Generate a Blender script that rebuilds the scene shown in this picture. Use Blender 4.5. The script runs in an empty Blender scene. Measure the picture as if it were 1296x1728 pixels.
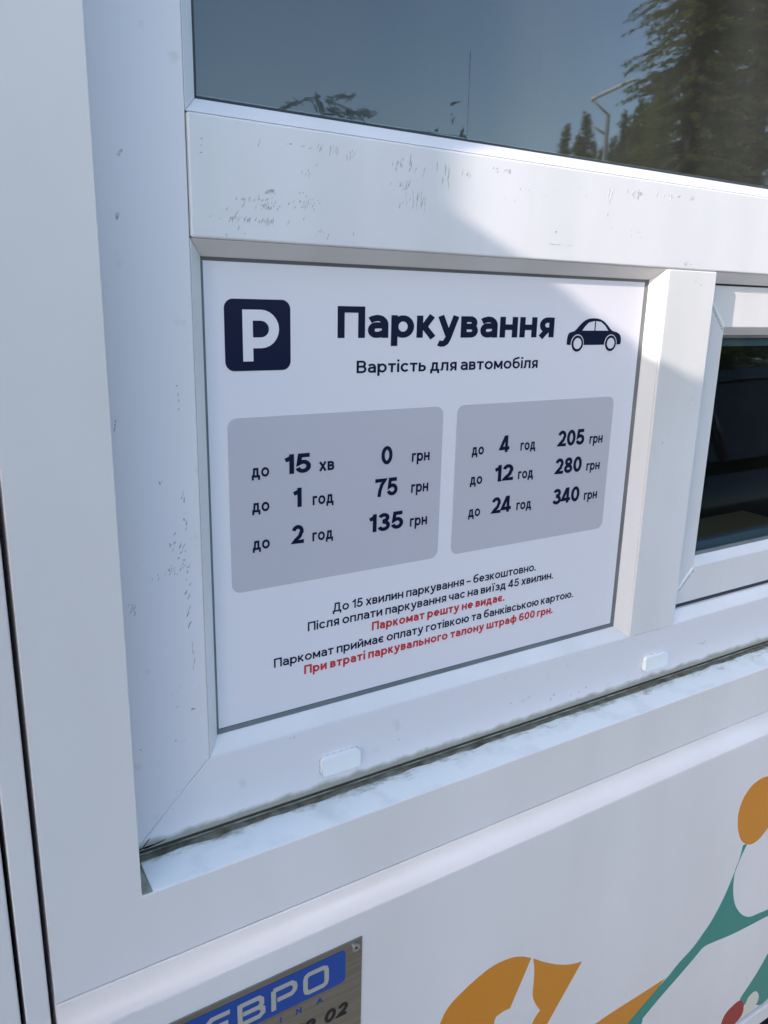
import bpy, bmesh, math, random
from mathutils import Vector, Matrix, noise
R = math.radians
sc = bpy.context.scene
COL = sc.collection
Z0 = 1.6                                   # eye height above the ground

# ---------------------------------------------------------------- camera
cam = bpy.data.cameras.new('camera'); camo = bpy.data.objects.new('camera', cam); COL.objects.link(camo)
cam.sensor_fit = 'VERTICAL'; cam.sensor_height = 24.0; cam.lens = 24.0 * 1330 / 1728
cam.clip_start = 0.02; cam.clip_end = 2000
rx = Vector((0.84846311, -0.52879193, 0.0221235)); ry = Vector((-0.11652879, -0.22742283, -0.96679879)); rz = Vector((0.51626678, 0.81771508, -0.25457936))
camo.matrix_world = Matrix(((rx.x, -ry.x, -rz.x, 0), (rx.y, -ry.y, -rz.y, -0.6687), (rx.z, -ry.z, -rz.z, Z0), (0, 0, 0, 1)))
cam.dof.use_dof = False
sc.camera = camo

# ---------------------------------------------------------------- world, sun, exposure
SUN_EL, SUN_DIR = 18.0, (-0.918, -0.250)   # direction towards the sun, on the ground
w = bpy.data.worlds.new('World'); sc.world = w; w.use_nodes = True
nt = w.node_tree; sky = nt.nodes.new('ShaderNodeTexSky'); sky.sky_type = 'NISHITA'; sky.sun_disc = False
sky.sun_elevation = R(SUN_EL); sky.sun_rotation = math.atan2(SUN_DIR[0], SUN_DIR[1])
sky.air_density = 1.0; sky.dust_density = 1.0; sky.ozone_density = 0.9
nt.links.new(sky.outputs[0], nt.nodes['Background'].inputs[0]); nt.nodes['Background'].inputs[1].default_value = 0.15
sl = bpy.data.lights.new('sun', 'SUN'); sl.energy = 2.0; sl.angle = R(0.33); sl.color = (1.0, 0.91, 0.80)
so = bpy.data.objects.new('sun', sl); COL.objects.link(so); so.location = (-6, -4, 5)
sd = Vector((SUN_DIR[0], SUN_DIR[1], math.tan(R(SUN_EL)) * math.hypot(*SUN_DIR)))
so.rotation_euler = sd.to_track_quat('Z', 'Y').to_euler()
sc.view_settings.view_transform = 'Standard'; sc.view_settings.look = 'None'
sc.view_settings.gamma = 1; sc.view_settings.use_curve_mapping = False
sc.view_settings.exposure = 1.66

# ---------------------------------------------------------------- materials
def mat(name, col, rough=.5, metal=0., spec=.5, bump=None, var=None, coat=0., stretch=(1, 1, 1), rvar=0.):
    m = bpy.data.materials.new(name); m.use_nodes = True; n = m.node_tree.nodes; l = m.node_tree.links
    b = n['Principled BSDF']; b.inputs['Base Color'].default_value = (*col, 1)
    b.inputs['Roughness'].default_value = rough; b.inputs['Metallic'].default_value = metal
    b.inputs['Specular IOR Level'].default_value = spec; b.inputs['Coat Weight'].default_value = coat
    geo = n.new('ShaderNodeNewGeometry')
    if var:                                # (scale, second colour, low, high)
        t = n.new('ShaderNodeTexNoise'); t.inputs['Scale'].default_value = var[0]; t.inputs['Detail'].default_value = 6
        mpp = n.new('ShaderNodeMapping'); mpp.inputs['Scale'].default_value = stretch; l.new(geo.outputs['Position'], mpp.inputs[0]); l.new(mpp.outputs[0], t.inputs['Vector'])
        r = n.new('ShaderNodeMapRange'); r.inputs[1].default_value = var[2]; r.inputs[2].default_value = var[3]
        l.new(t.outputs['Fac'], r.inputs[0])
        x = n.new('ShaderNodeMix'); x.data_type = 'RGBA'; x.inputs['A'].default_value = (*col, 1); x.inputs['B'].default_value = (*var[1], 1)
        l.new(r.outputs[0], x.inputs['Factor']); l.new(x.outputs['Result'], b.inputs['Base Color'])
    if rvar:
        t = n.new('ShaderNodeTexNoise'); t.inputs['Scale'].default_value = 6; t.inputs['Detail'].default_value = 2; l.new(geo.outputs['Position'], t.inputs['Vector'])
        r = n.new('ShaderNodeMapRange'); r.inputs[1].default_value = .15; r.inputs[2].default_value = .85; r.inputs[3].default_value = rough; r.inputs[4].default_value = rough + rvar
        l.new(t.outputs['Fac'], r.inputs[0]); l.new(r.outputs[0], b.inputs['Roughness'])
    if bump:
        t = n.new('ShaderNodeTexNoise'); t.inputs['Scale'].default_value = bump[0]; t.inputs['Detail'].default_value = 5
        l.new(geo.outputs['Position'], t.inputs['Vector'])
        p = n.new('ShaderNodeBump'); p.inputs['Strength'].default_value = bump[1]; p.inputs['Distance'].default_value = bump[2]
        l.new(t.outputs['Fac'], p.inputs['Height']); l.new(p.outputs['Normal'], b.inputs['Normal'])
    return m

def masks(m):
    n = m.node_tree.nodes; l = m.node_tree.links
    return n, l, n['Principled BSDF']

M = {}
M['gelcoat'] = mat('white_gelcoat', (.82, .765, .765), .27, bump=(2.2, .2, .015), var=(5., (.66, .605, .58), .25, 1.0), stretch=(1, 1, .35), rvar=.16)
M['pvc'] = mat('white_pvc', (.83, .775, .80), .25, bump=(14, .12, .003), var=(12., (.69, .67, .65), .25, 1.0), stretch=(1, 1, .3), rvar=.15)
M['pvc2'] = mat('white_pvc_sash', (.82, .765, .77), .27, bump=(14, .12, .003), var=(12., (.66, .63, .60), .25, 1.0), stretch=(1, 1, .3), rvar=.15)
M['cap'] = mat('white_cap_plastic', (.88, .88, .88), .35)
M['gasket'] = mat('grey_rubber', (.13, .135, .14), .5, var=(14., (.18, .18, .175), .4, .7))
M['gasket_dark'] = mat('dark_rubber', (.03, .032, .035), .6)
M['gap'] = mat('dark_gap', (.008, .008, .014), .9, spec=.1)
M['print'] = mat('print_white', (.82, .765, .81), .32, bump=(1.7, .12, .008))
M['print_grey'] = mat('print_grey', (.56, .52, .57), .32)
M['navy'] = mat('print_navy', (.003, .006, .036), .3, spec=.3)
M['red'] = mat('print_red', (.55, .035, .035), .35)
M['steel'] = mat('brushed_plate', (.34, .33, .30), .30, metal=.9, var=(260., (.27, .26, .23), .3, .7), stretch=(.03, 1, 1), rvar=.1)
M['steel_letter'] = mat('plate_letter_metal', (.52, .50, .45), .45, metal=.35)
M['joint'] = mat('dirty_joint', (.075, .066, .048), .95, spec=.1)
M['plate_blue'] = mat('plate_blue', (.001, .055, .30), .35)
M['black'] = mat('black_print', (.01, .01, .012), .5)
M['orange'] = mat('film_orange', (.66, .235, .01), .35, bump=(2.2, .2, .02))
M['teal'] = mat('film_teal', (.012, .24, .20), .35, bump=(2.2, .2, .02))
M['film_red'] = mat('film_red', (.32, .004, .008), .35)
M['cream'] = mat('film_cream', (.72, .68, .58), .35)
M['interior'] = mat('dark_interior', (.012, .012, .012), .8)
M['scuff_shade'] = mat('scuff_shade_grey', (.36, .36, .37), .7, var=(300., (.62, .62, .62), .42, .6))
pass
M['grime_pale'] = mat('grime_pale', (.30, .30, .25), .9, bump=(260, .6, .002), var=(60., (.10, .095, .06), .45, .7))
M['grime'] = mat('grime_olive', (.10, .09, .06), .95, spec=.2, bump=(260, .8, .002), var=(55., (.30, .29, .24), .35, .8))
M['paving'] = mat('pale_concrete', (.34, .29, .235), .85, var=(3., (.27, .23, .18), .4, .7))
M['asphalt'] = mat('asphalt', (.055, .055, .055), .85, bump=(90, .5, .01), var=(1.3, (.075, .073, .07), .4, .7))
M['grass'] = mat('grass', (.06, .085, .02), .9, var=(2., (.10, .11, .04), .4, .7))
M['hill'] = mat('wooded_hill', (.03, .045, .02), .95, var=(.3, (.05, .065, .03), .4, .6))
M['needles'] = mat('spruce_needles', (.12, .125, .03), .75, spec=.2, var=(.9, (.09, .11, .03), .4, .65))
_n = M['needles'].node_tree.nodes; _l = M['needles'].node_tree.links; _t = _n.new('ShaderNodeBsdfTranslucent'); _t.inputs[0].default_value = (.12, .13, .02, 1)
_m = _n.new('ShaderNodeAddShader'); _l.new(_n['Principled BSDF'].outputs[0], _m.inputs[0]); _l.new(_t.outputs[0], _m.inputs[1]); _l.new(_m.outputs[0], _n['Material Output'].inputs[0])
M['bark'] = mat('spruce_bark', (.10, .07, .045), .9)
M['lamp_grey'] = mat('galvanised_steel', (.34, .34, .31), .5, metal=.3)
M['car_black'] = mat('black_car_paint', (.004, .004, .005), .18, coat=.5)
M['car_glass'] = mat('car_glass', (.012, .014, .018), .08, spec=.5)
M['tyre'] = mat('tyre', (.02, .02, .02), .8)
M['rim'] = mat('rim_alloy', (.5, .5, .52), .3, metal=.9)
M['car_lamp'] = mat('headlamp_lens', (.75, .75, .75), .1)
M['timber'] = mat('timber_plank', (.28, .19, .11), .7, var=(6., (.2, .13, .07), .35, .7))
M['card'] = mat('cardboard', (.35, .25, .15), .8)
M['desk'] = mat('desk_board', (.18, .13, .08), .6)
M['roof'] = mat('roof_sheet', (.25, .27, .3), .5)

# sill: white plastic, olive grime creeping out from the joint at the back, water stains
m = mat('white_pvc_sill', (.83, .84, .84), .25); n, l, b = masks(m); M['sill'] = m
g = n.new('ShaderNodeNewGeometry'); sp = n.new('ShaderNodeSeparateXYZ'); l.new(g.outputs['Position'], sp.inputs[0])
mp = n.new('ShaderNodeMapping'); mp.inputs['Scale'].default_value = (1, 2.2, 1); l.new(g.outputs['Position'], mp.inputs[0])
t = n.new('ShaderNodeTexNoise'); t.inputs['Scale'].default_value = 38; t.inputs['Detail'].default_value = 9; t.inputs['Roughness'].default_value = .65
l.new(mp.outputs[0], t.inputs['Vector'])
r1 = n.new('ShaderNodeMapRange'); r1.inputs[1].default_value = -.052; r1.inputs[2].default_value = -.022; l.new(sp.outputs['Y'], r1.inputs[0])
ad = n.new('ShaderNodeMath'); ad.operation = 'MULTIPLY_ADD'; ad.inputs[1].default_value = .42; l.new(r1.outputs[0], ad.inputs[0]); l.new(t.outputs['Fac'], ad.inputs[2])
r2 = n.new('ShaderNodeMapRange'); r2.inputs[1].default_value = .80; r2.inputs[2].default_value = 1.05; l.new(ad.outputs[0], r2.inputs[0])
t3 = n.new('ShaderNodeTexNoise'); t3.inputs['Scale'].default_value = 22; t3.inputs['Detail'].default_value = 3; t3.inputs['Distortion'].default_value = .2; l.new(g.outputs['Position'], t3.inputs['Vector'])
r3 = n.new('ShaderNodeMapRange'); r3.inputs[1].default_value = .50; r3.inputs[2].default_value = .68; r3.inputs[4].default_value = .42; l.new(t3.outputs['Fac'], r3.inputs[0])
xa = n.new('ShaderNodeMix'); xa.data_type = 'RGBA'; xa.inputs['A'].default_value = (.83, .84, .84, 1); xa.inputs['B'].default_value = (.60, .62, .62, 1); l.new(r3.outputs[0], xa.inputs['Factor'])
xb = n.new('ShaderNodeMix'); xb.data_type = 'RGBA'; xb.inputs['B'].default_value = (.30, .29, .25, 1); l.new(xa.outputs['Result'], xb.inputs['A']); l.new(r2.outputs[0], xb.inputs['Factor'])
l.new(xb.outputs['Result'], b.inputs['Base Color'])

# window frame: white plastic, grime fading up from the bottom joint
m = mat('white_pvc_frame', (.79, .74, .77), .28, bump=(14, .12, .003)); n, l, b = masks(m); M['pvc_frame'] = m
g = n.new('ShaderNodeNewGeometry'); sp = n.new('ShaderNodeSeparateXYZ'); l.new(g.outputs['Position'], sp.inputs[0])
t = n.new('ShaderNodeTexNoise'); t.inputs['Scale'].default_value = 45; t.inputs['Detail'].default_value = 8; l.new(g.outputs['Position'], t.inputs['Vector'])
r1 = n.new('ShaderNodeMapRange'); r1.inputs[1].default_value = Z0 - .487; r1.inputs[2].default_value = Z0 - .4975; l.new(sp.outputs['Z'], r1.inputs[0])
mu = n.new('ShaderNodeMath'); mu.operation = 'MULTIPLY_ADD'; mu.inputs[1].default_value = .8; l.new(r1.outputs[0], mu.inputs[0]); l.new(t.outputs['Fac'], mu.inputs[2])
r2 = n.new('ShaderNodeMapRange'); r2.inputs[1].default_value = .65; r2.inputs[2].default_value = 1.1; l.new(mu.outputs[0], r2.inputs[0])
xb = n.new('ShaderNodeMix'); xb.data_type = 'RGBA'; xb.inputs['A'].default_value = (.79, .74, .77, 1); xb.inputs['B'].default_value = (.34, .32, .27, 1); l.new(r2.outputs[0], xb.inputs['Factor'])
l.new(xb.outputs['Result'], b.inputs['Base Color'])

# glazing: clear, mirrors by Fresnel (coated double glazing), with a streaky diffuse layer painting in a hazy veil
def glass_mat(name, k, veil, rough):
    m = bpy.data.materials.new(name); m.use_nodes = True; n = m.node_tree.nodes; l = m.node_tree.links
    n.remove(n['Principled BSDF']); tr = n.new('ShaderNodeBsdfTransparent'); tr.inputs[0].default_value = (.82, .87, .85, 1)
    gl = n.new('ShaderNodeBsdfGlossy'); gl.inputs['Roughness'].default_value = rough; gl.inputs[0].default_value = (.84, .91, 1, 1)
    fr = n.new('ShaderNodeFresnel'); fr.inputs[0].default_value = 1.52; ge = n.new('ShaderNodeNewGeometry')
    a = n.new('ShaderNodeMath'); a.operation = 'SUBTRACT'; a.inputs[0].default_value = 1; l.new(ge.outputs['Backfacing'], a.inputs[1])
    c = n.new('ShaderNodeMath'); c.operation = 'MULTIPLY'; l.new(fr.outputs[0], c.inputs[0]); l.new(a.outputs[0], c.inputs[1])
    d = n.new('ShaderNodeMath'); d.operation = 'MULTIPLY'; d.use_clamp = True; l.new(c.outputs[0], d.inputs[0]); d.inputs[1].default_value = k
    mx = n.new('ShaderNodeMixShader'); l.new(d.outputs[0], mx.inputs[0]); l.new(tr.outputs[0], mx.inputs[1]); l.new(gl.outputs[0], mx.inputs[2])
    df = n.new('ShaderNodeBsdfDiffuse'); df.inputs[0].default_value = (.62, .60, .52, 1)
    mp = n.new('ShaderNodeMapping'); mp.inputs['Scale'].default_value = (1, 1, .25); l.new(ge.outputs['Position'], mp.inputs[0])
    t = n.new('ShaderNodeTexNoise'); t.inputs['Scale'].default_value = 9; t.inputs['Detail'].default_value = 8; l.new(mp.outputs[0], t.inputs['Vector'])
    r = n.new('ShaderNodeMapRange'); r.inputs[1].default_value = .3; r.inputs[2].default_value = .75; r.inputs[3].default_value = veil * .65; r.inputs[4].default_value = veil * 1.6; l.new(t.outputs['Fac'], r.inputs[0])
    e = n.new('ShaderNodeMath'); e.operation = 'MULTIPLY'; l.new(r.outputs[0], e.inputs[0]); l.new(a.outputs[0], e.inputs[1])
    m2 = n.new('ShaderNodeMixShader'); l.new(e.outputs[0], m2.inputs[0]); l.new(mx.outputs[0], m2.inputs[1]); l.new(df.outputs[0], m2.inputs[2])
    l.new(m2.outputs[0], n['Material Output'].inputs[0]); return m
M['glass'] = glass_mat('window_glass', 2.6, .06, .02)
M['glass2'] = glass_mat('sliding_window_glass', .9, .003, .012)
# greasy residue on glass
m = bpy.data.materials.new('glue_residue'); m.use_nodes = True; n = m.node_tree.nodes; l = m.node_tree.links; M['residue'] = m
tr = n.new('ShaderNodeBsdfTransparent'); mx = n.new('ShaderNodeMixShader'); n['Principled BSDF'].inputs['Base Color'].default_value = (.10, .12, .11, 1)
n['Principled BSDF'].inputs['Roughness'].default_value = .7
t = n.new('ShaderNodeTexNoise'); t.inputs['Scale'].default_value = 70; ge = n.new('ShaderNodeNewGeometry'); l.new(ge.outputs['Position'], t.inputs['Vector'])
r = n.new('ShaderNodeMapRange'); r.inputs[1].default_value = .3; r.inputs[2].default_value = .7; r.inputs[3].default_value = .05; r.inputs[4].default_value = .6; l.new(t.outputs['Fac'], r.inputs[0])
l.new(r.outputs[0], mx.inputs[0]); l.new(tr.outputs[0], mx.inputs[1]); l.new(n['Principled BSDF'].outputs[0], mx.inputs[2]); l.new(mx.outputs[0], n['Material Output'].inputs[0])

# ---------------------------------------------------------------- helpers
def tag(o, label=None, cat=None, group=None, kind=None):
    for k, v in (('label', label), ('category', cat), ('group', group), ('kind', kind)):
        if v: o[k] = v
    return o

def empty(name, loc, rz=0.):
    o = bpy.data.objects.new(name, None); COL.objects.link(o); o.location = loc; o.rotation_euler = (0, 0, rz); o.empty_display_size = .1
    return o

def link(name, me, m, parent=None, bevel=0, seg=3, smooth=False):
    o = bpy.data.objects.new(name, me); COL.objects.link(o)
    if m is not None: me.materials.append(m)
    if parent is not None:
        o.parent = parent
        if parent.type == 'EMPTY' and parent.get('worldspace'): o.matrix_parent_inverse = Matrix.Translation(-Vector(parent.location))
    if bevel:
        b = o.modifiers.new('bevel', 'BEVEL'); b.width = bevel; b.segments = seg; b.limit_method = 'ANGLE'; b.angle_limit = R(25); b.harden_normals = True
    if smooth or bevel:
        for p in me.polygons: p.use_smooth = True
    return o

def mesh(name, vs, fs):
    me = bpy.data.meshes.new(name); me.from_pydata([tuple(v) for v in vs], [], fs); me.validate(); me.update()
    bm = bmesh.new(); bm.from_mesh(me); bmesh.ops.recalc_face_normals(bm, faces=bm.faces); bm.to_mesh(me); bm.free()
    return me

BOXF = [(0, 1, 2, 3), (7, 6, 5, 4), (0, 4, 5, 1), (1, 5, 6, 2), (2, 6, 7, 3), (3, 7, 4, 0)]
def boxv(x0, x1, y0, y1, z0, z1):
    return [(x0, y0, z0), (x1, y0, z0), (x1, y0, z1), (x0, y0, z1), (x0, y1, z0), (x1, y1, z0), (x1, y1, z1), (x0, y1, z1)]
def box(name, x0, x1, y0, y1, z0, z1, m, parent=None, bevel=0, rel=True, seg=3):
    k = Z0 if rel else 0
    return link(name, mesh(name, boxv(x0, x1, y0, y1, z0 + k, z1 + k), BOXF), m, parent, bevel, seg)

def prism(name, pts, y0, y1, m, parent=None, bevel=0, smoothpts=0, rel=True):
    """outline in the facade plane (x, z), thickness along y"""
    if smoothpts:
        q = []; N = len(pts)
        for i in range(N):
            p0, p1, p2, p3 = [Vector(pts[(i + k) % N]) for k in (-1, 0, 1, 2)]
            # a sharp turn stays a corner
            def corner(a, b, c): return (b - a).angle(c - b, 0) > R(48)
            t1 = (p2 - p0) * .5 if not corner(p0, p1, p2) else (p2 - p1)
            t2 = (p3 - p1) * .5 if not corner(p1, p2, p3) else (p2 - p1)
            for j in range(smoothpts):
                t = j / smoothpts; h = t * t * t; s = t * t
                q.append(p1 * (2 * h - 3 * s + 1) + t1 * (h - 2 * s + t) + p2 * (-2 * h + 3 * s) + t2 * (h - s))
        pts = q
    if smoothpts:
        from mathutils.geometry import delaunay_2d_cdt
        n_ = len(pts); r_ = delaunay_2d_cdt([Vector(p) for p in pts], [(i, (i + 1) % n_) for i in range(n_)], [], 1, 1e-5)
        bm = bmesh.new(); vv = [bm.verts.new((p.x, y0, p.y + (Z0 if rel else 0))) for p in r_[0]]
        for f in r_[2]: bm.faces.new([vv[i] for i in f])
        ex_ = bmesh.ops.extrude_face_region(bm, geom=list(bm.faces))
        for e in ex_['geom']:
            if isinstance(e, bmesh.types.BMVert): e.co.y = y1
        bmesh.ops.recalc_face_normals(bm, faces=bm.faces)
        me = bpy.data.meshes.new(name); bm.to_mesh(me); bm.free()
        return link(name, me, m, parent, bevel)
    k = Z0 if rel else 0; N = len(pts); bm = bmesh.new()
    a = [bm.verts.new((p[0], y0, p[1] + k)) for p in pts]; b = [bm.verts.new((p[0], y1, p[1] + k)) for p in pts]
    f1 = bm.faces.new(a); f2 = bm.faces.new(list(reversed(b)))
    for i in range(N): bm.faces.new((a[(i + 1) % N], a[i], b[i], b[(i + 1) % N]))
    bmesh.ops.triangulate(bm, faces=[f1, f2], ngon_method='EAR_CLIP'); bmesh.ops.recalc_face_normals(bm, faces=bm.faces)
    me = bpy.data.meshes.new(name); bm.to_mesh(me); bm.free()
    return link(name, me, m, parent, bevel)

def rrect(x0, x1, z0, z1, r, n=6):
    o = []
    for cx, cz, a0 in ((x1 - r, z1 - r, 0), (x0 + r, z1 - r, 90), (x0 + r, z0 + r, 180), (x1 - r, z0 + r, 270)):
        for i in range(n + 1):
            a = R(a0 + 90 * i / n); o.append((cx + r * math.cos(a), cz + r * math.sin(a)))
    return o

def bars(name, x0, x1, z0, z1, prof, m, parent, bevel=0, which='lrbt'):
    """four mitred bars round an opening; prof = (outward offset, y)"""
    out = []
    for s in which:
        vs = []
        for end in (0, 1):
            for o, y in prof:
                X0, X1, A0, A1 = x0 - o, x1 + o, z0 - o, z1 + o
                v = {'b': [(X0, y, A0), (X1, y, A0)], 't': [(X0, y, A1), (X1, y, A1)], 'l': [(X0, y, A0), (X0, y, A1)], 'r': [(X1, y, A0), (X1, y, A1)]}[s][end]
                vs.append((v[0], v[1], v[2] + Z0))
        n = len(prof); fs = [tuple(range(n)), tuple(range(2 * n - 1, n - 1, -1))] + [(i, (i + 1) % n, n + (i + 1) % n, n + i) for i in range(n)]
        out.append(link(name, mesh(name, vs, fs), m, parent, bevel))
    return out

def slivers(name, items, y, m, parent, thick=.0003):
    """many small dashes (x, z, length, width, angle) as one part"""
    vs = []; fs = []
    for x, z, L, W, a in items:
        ca, sa = math.cos(a), math.sin(a); k = len(vs)
        ring = []
        for u, v in ((-.5, 0), (-.2, .5), (.25, .4), (.5, 0), (.2, -.5), (-.3, -.35)):
            u += random.uniform(-.08, .08); u *= L; v *= W
            ring.append((x + u * ca - v * sa, z + u * sa + v * ca))
        th = thick + random.uniform(0, .00008)
        for yy in (y - th, y + .0005):
            vs += [(p[0], yy, p[1] + Z0) for p in ring]
        fs.append(tuple(range(k, k + 6))); fs += [(k + i, k + (i + 1) % 6, k + 6 + (i + 1) % 6, k + 6 + i) for i in range(6)]
    o = link(name, mesh(name, vs, fs), m, parent); o['kind'] = 'stuff'
    return o

# ---- lettering: strokes of one weight, capital height 1, geometric grotesque forms
def arc(cx, cy, rx, ry, a0, a1, n=14): return [(cx + rx * math.cos(R(a0 + (a1 - a0) * i / n)), cy + ry * math.sin(R(a0 + (a1 - a0) * i / n))) for i in range(n + 1)]
def glyph(ch, w):
    """(width, strokes) - each stroke a centre line"""
    h = w / 2; X = .74; m = X / 2
    def o_(W): return [arc(W / 2, m, W / 2 - h, m - h, 90, 450, 28)]
    def shelf(x, W): return [[(x, h), (W, h)]]
    def bowl(x0, x1, yb, yt, n=12):           # closed right-hand bowl from a stem at x0
        r = (yt - yb) / 2; cx = max(x0, x1 - r * 1.05)
        return [(x0, yt), (cx, yt)] + arc(cx, (yt + yb) / 2, x1 - cx, r, 90, -90, n)[1:-1] + [(cx, yb), (x0, yb)]
    g = {}
    if ch == ' ': return .26, []
    if ch == '.': return w * 1.05, [[(h, 0), (h, w * 1.05)]]
    if ch == '–': return .55, [[(0, .34), (.55, .34)]]
    if ch == 'П': return .80, [[(h, 0), (h, 1 - h), (.80 - h, 1 - h), (.80 - h, 0)]]
    if ch == 'В': return .74, [bowl(h, .70 - h, .52, 1 - h)[:-1] + [(h, .52)], [(h, .52)] + bowl(h, .74 - h, h, .52)[1:] , [(h, 0), (h, 1)]]
    if ch == 'Д': return .95, [[(.20, w), (.26, .55), (.28, 1 - h), (.78 - h, 1 - h), (.78 - h, w)], [(h, -.22), (h, h), (.95 - h, h), (.95 - h, -.22)]]
    if ch == 'P': return .76, [[(h, 0), (h, 1)], bowl(h, .76 - h, .36, 1 - h)]
    if ch == 'а':
        W = .62; r = W - h
        return W, [[(r, 0), (r, .42)] + arc(r - .22, .42, .22, X - h - .42, 0, 90, 8)[1:] + [(.26, X - h), (.14, X - h - .03), (.06, X - h - .075)],
                   [(r, .425 - h * .2), (.26, .425 - h * .2)] + arc(.24, (.425 - h * .2 + h) / 2, .24 - h, (.425 - h * .2 - h) / 2, 90, 270, 10)[1:] + [(.34, h + .005), (.46, h + .05), (r, .2)]]
    if ch == 'б':
        W = .70
        return W, [arc(W / 2, .335, W / 2 - h, .335 - h, 90, 450, 26), [(h, .335), (h + .01, .55), (.10, .78), (.22, .89), (.40, .935), (.62, 1.0)]]
    if ch == 'в': return .60, [bowl(h, .57 - h, .385, X - h), bowl(h, .60 - h, h, .385), [(h, 0), (h, X)]]
    if ch == 'г': return .46, [[(h, 0), (h, X - h), (.46, X - h)]]
    if ch == 'д': return .76, [[(.17, w * .9), (.215, .42), (.225, X - h), (.62 - h, X - h), (.62 - h, w * .9)], [(h, -.2), (h, h), (.76 - h, h), (.76 - h, -.2)]]
    if ch in 'еэ':
        W = .70; return W, [[(h, m), (W - h, m)] + arc(W / 2, m, W / 2 - h, m - h, 8, 318, 26)]
    if ch == 'є':
        W = .63; return W, [arc(.36, m, .36 - h, m - h, 42, 318, 22), [(w, m), (.50, m)]]
    if ch == 'з': return .56, [[(.03, X - h - .06), (.12, X - h - .015)] + arc(.29, X - h - (X - h - .385) / 2, .24 - h * .6, (X - h - .385) / 2, 90, -90, 12) + [(.18, .385)], [(.22, .385), (.29, .385)] + arc(.30, (.385 + h) / 2, .26 - h * .6, (.385 - h) / 2, 90, -90, 12)[1:] + [(.12, h + .015), (.02, h + .06)]]
    if ch == 'и': return .66, [[(h, 0), (h, X)], [(.66 - h, 0), (.66 - h, X)], [(h, .10), (.66 - h, X - .10)]]
    if ch == 'й': s = glyph('и', w); return .66, s[1] + [arc(.33, 1.0, .15, .13, 190, 350, 10)]
    if ch == 'і': return w, [[(h, 0), (h, X)], [(h, X + .12), (h, X + .12 + w * 1.05)]]
    if ch == 'ї': return w * 2.7, [[(w * 1.35, 0), (w * 1.35, X)], [(h, X + .12), (h, X + .12 + w)], [(w * 2.7 - h, X + .12), (w * 2.7 - h, X + .12 + w)]]
    if ch == 'к': return .62, [[(h, 0), (h, X)], [(h, .36), (.26, .36)], [(.22, .34), (.56 - h * .6, X)], [(.22, .40), (.62 - h * .8, 0)]]
    if ch == 'л': return .66, [[(.0, h), (.07, h), (.13, .12), (.155, .3), (.165, X - h), (.66 - h, X - h), (.66 - h, 0)]]
    if ch == 'м': return .80, [[(h, 0), (h, X)], [(.80 - h, 0), (.80 - h, X)], [(h + .01, X - .04), (.40, .14)], [(.80 - h - .01, X - .04), (.40, .14)]]
    if ch == 'н': return .66, [[(h, 0), (h, X)], [(.66 - h, 0), (.66 - h, X)], [(h, m), (.66 - h, m)]]
    if ch == 'о': return .74, o_(.74)
    if ch == 'п': return .64, [[(h, 0), (h, X - h), (.64 - h, X - h), (.64 - h, 0)]]
    if ch == 'р': return .72, [[(h, -.27), (h, X)], arc(.37, m, .35 - h, m - h, 90, 450, 26)]
    if ch == 'с': return .64, [arc(.36, m, .36 - h, m - h, 42, 318, 22)]
    if ch == 'т': return .60, [[(0, X - h), (.60, X - h)], [(.30, 0), (.30, X - h)]]
    if ch == 'у': return .68, [[(h * .8, X), (.35, .06)], [(.68 - h * .8, X), (.34, -.02), (.27, -.15), (.19, -.205), (.10, -.21), (.02, -.175)]]
    if ch == 'ф':
        W = .92; return W, [arc(.29, m, .29 - h, m - h, 90, 450, 22), arc(W - .29, m, .29 - h, m - h, 90, 450, 22), [(W / 2, -.27), (W / 2, 1.02)]]
    if ch == 'х': return .64, [[(h * .8, 0), (.64 - h * .8, X)], [(h * .8, X), (.64 - h * .8, 0)]]
    if ch == 'ч': return .60, [[(h, X), (h, .42)] + arc(.24, .42, .24 - h, .13, 180, 270, 8)[1:] + [(.40, .29), (.60 - h, .34)], [(.60 - h, 0), (.60 - h, X)]]
    if ch == 'ш': return .96, [[(h, X), (h, h), (.96 - h, h), (.96 - h, X)], [(.48, h), (.48, X)]]
    if ch == 'ь': return .60, [[(h, 0), (h, X)], bowl(h, .60 - h, h, .46)]
    if ch == 'ю': return .96, [[(h, 0), (h, X)], [(h, m), (.30, m)], arc(.62, m, .34 - h, m - h, 90, 450, 24)]
    if ch == 'я': return .60, [[(.60 - h, 0), (.60 - h, X)], [(.60 - x, y) for x, y in bowl(h, .57 - h, .27, X - h)], [(.32, .27), (.08, 0)]]
    # figures, bold grotesque
    if ch == '0': return .70, [arc(.35, .5, .35 - h, .5 - h, 90, 450, 30)]
    if ch == '1': return .40, [[(.40 - h, 0), (.40 - h, 1)], [(.40 - h, .96), (.28, .84), (.14, .755), (.02, .715)]]
    if ch == '2': return .68, [arc(.34, 1 - h - .235, .32 - h * .9, .235, 168, -12, 14) + [(.58 - h * .6, .56), (.46, .40), (.22, .20), (.12, h), (.68, h)]]
    if ch == '3': return .68, [arc(.33, .76 - h * .3, .28 - h * .7, .24 - h * .7, 165, -80, 16) + [(.27, .53)], [(.27, .53)] + arc(.33, .29, .35 - h, .29 - h * .85, 82, -165, 18)]
    if ch == '4': return .72, [[(.72, .24), (.06, .24), (.12, .36), (.52 - h, .96)], [(.54 - h * .5, 0), (.54 - h * .5, 1)]]
    if ch == '5': return .68, [[(.62, 1 - h), (.20, 1 - h), (.14, .50)] + arc(.33, .335, .35 - h, .335 - h, 122, -165, 20)]
    if ch == '6': return .70, [arc(.35, .33, .35 - h, .33 - h, 90, 450, 26), [(h, .33), (h + .01, .58), (.15, .84), (.30, 1 - h), (.43, 1 - h), (.60, .85)]]
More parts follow.
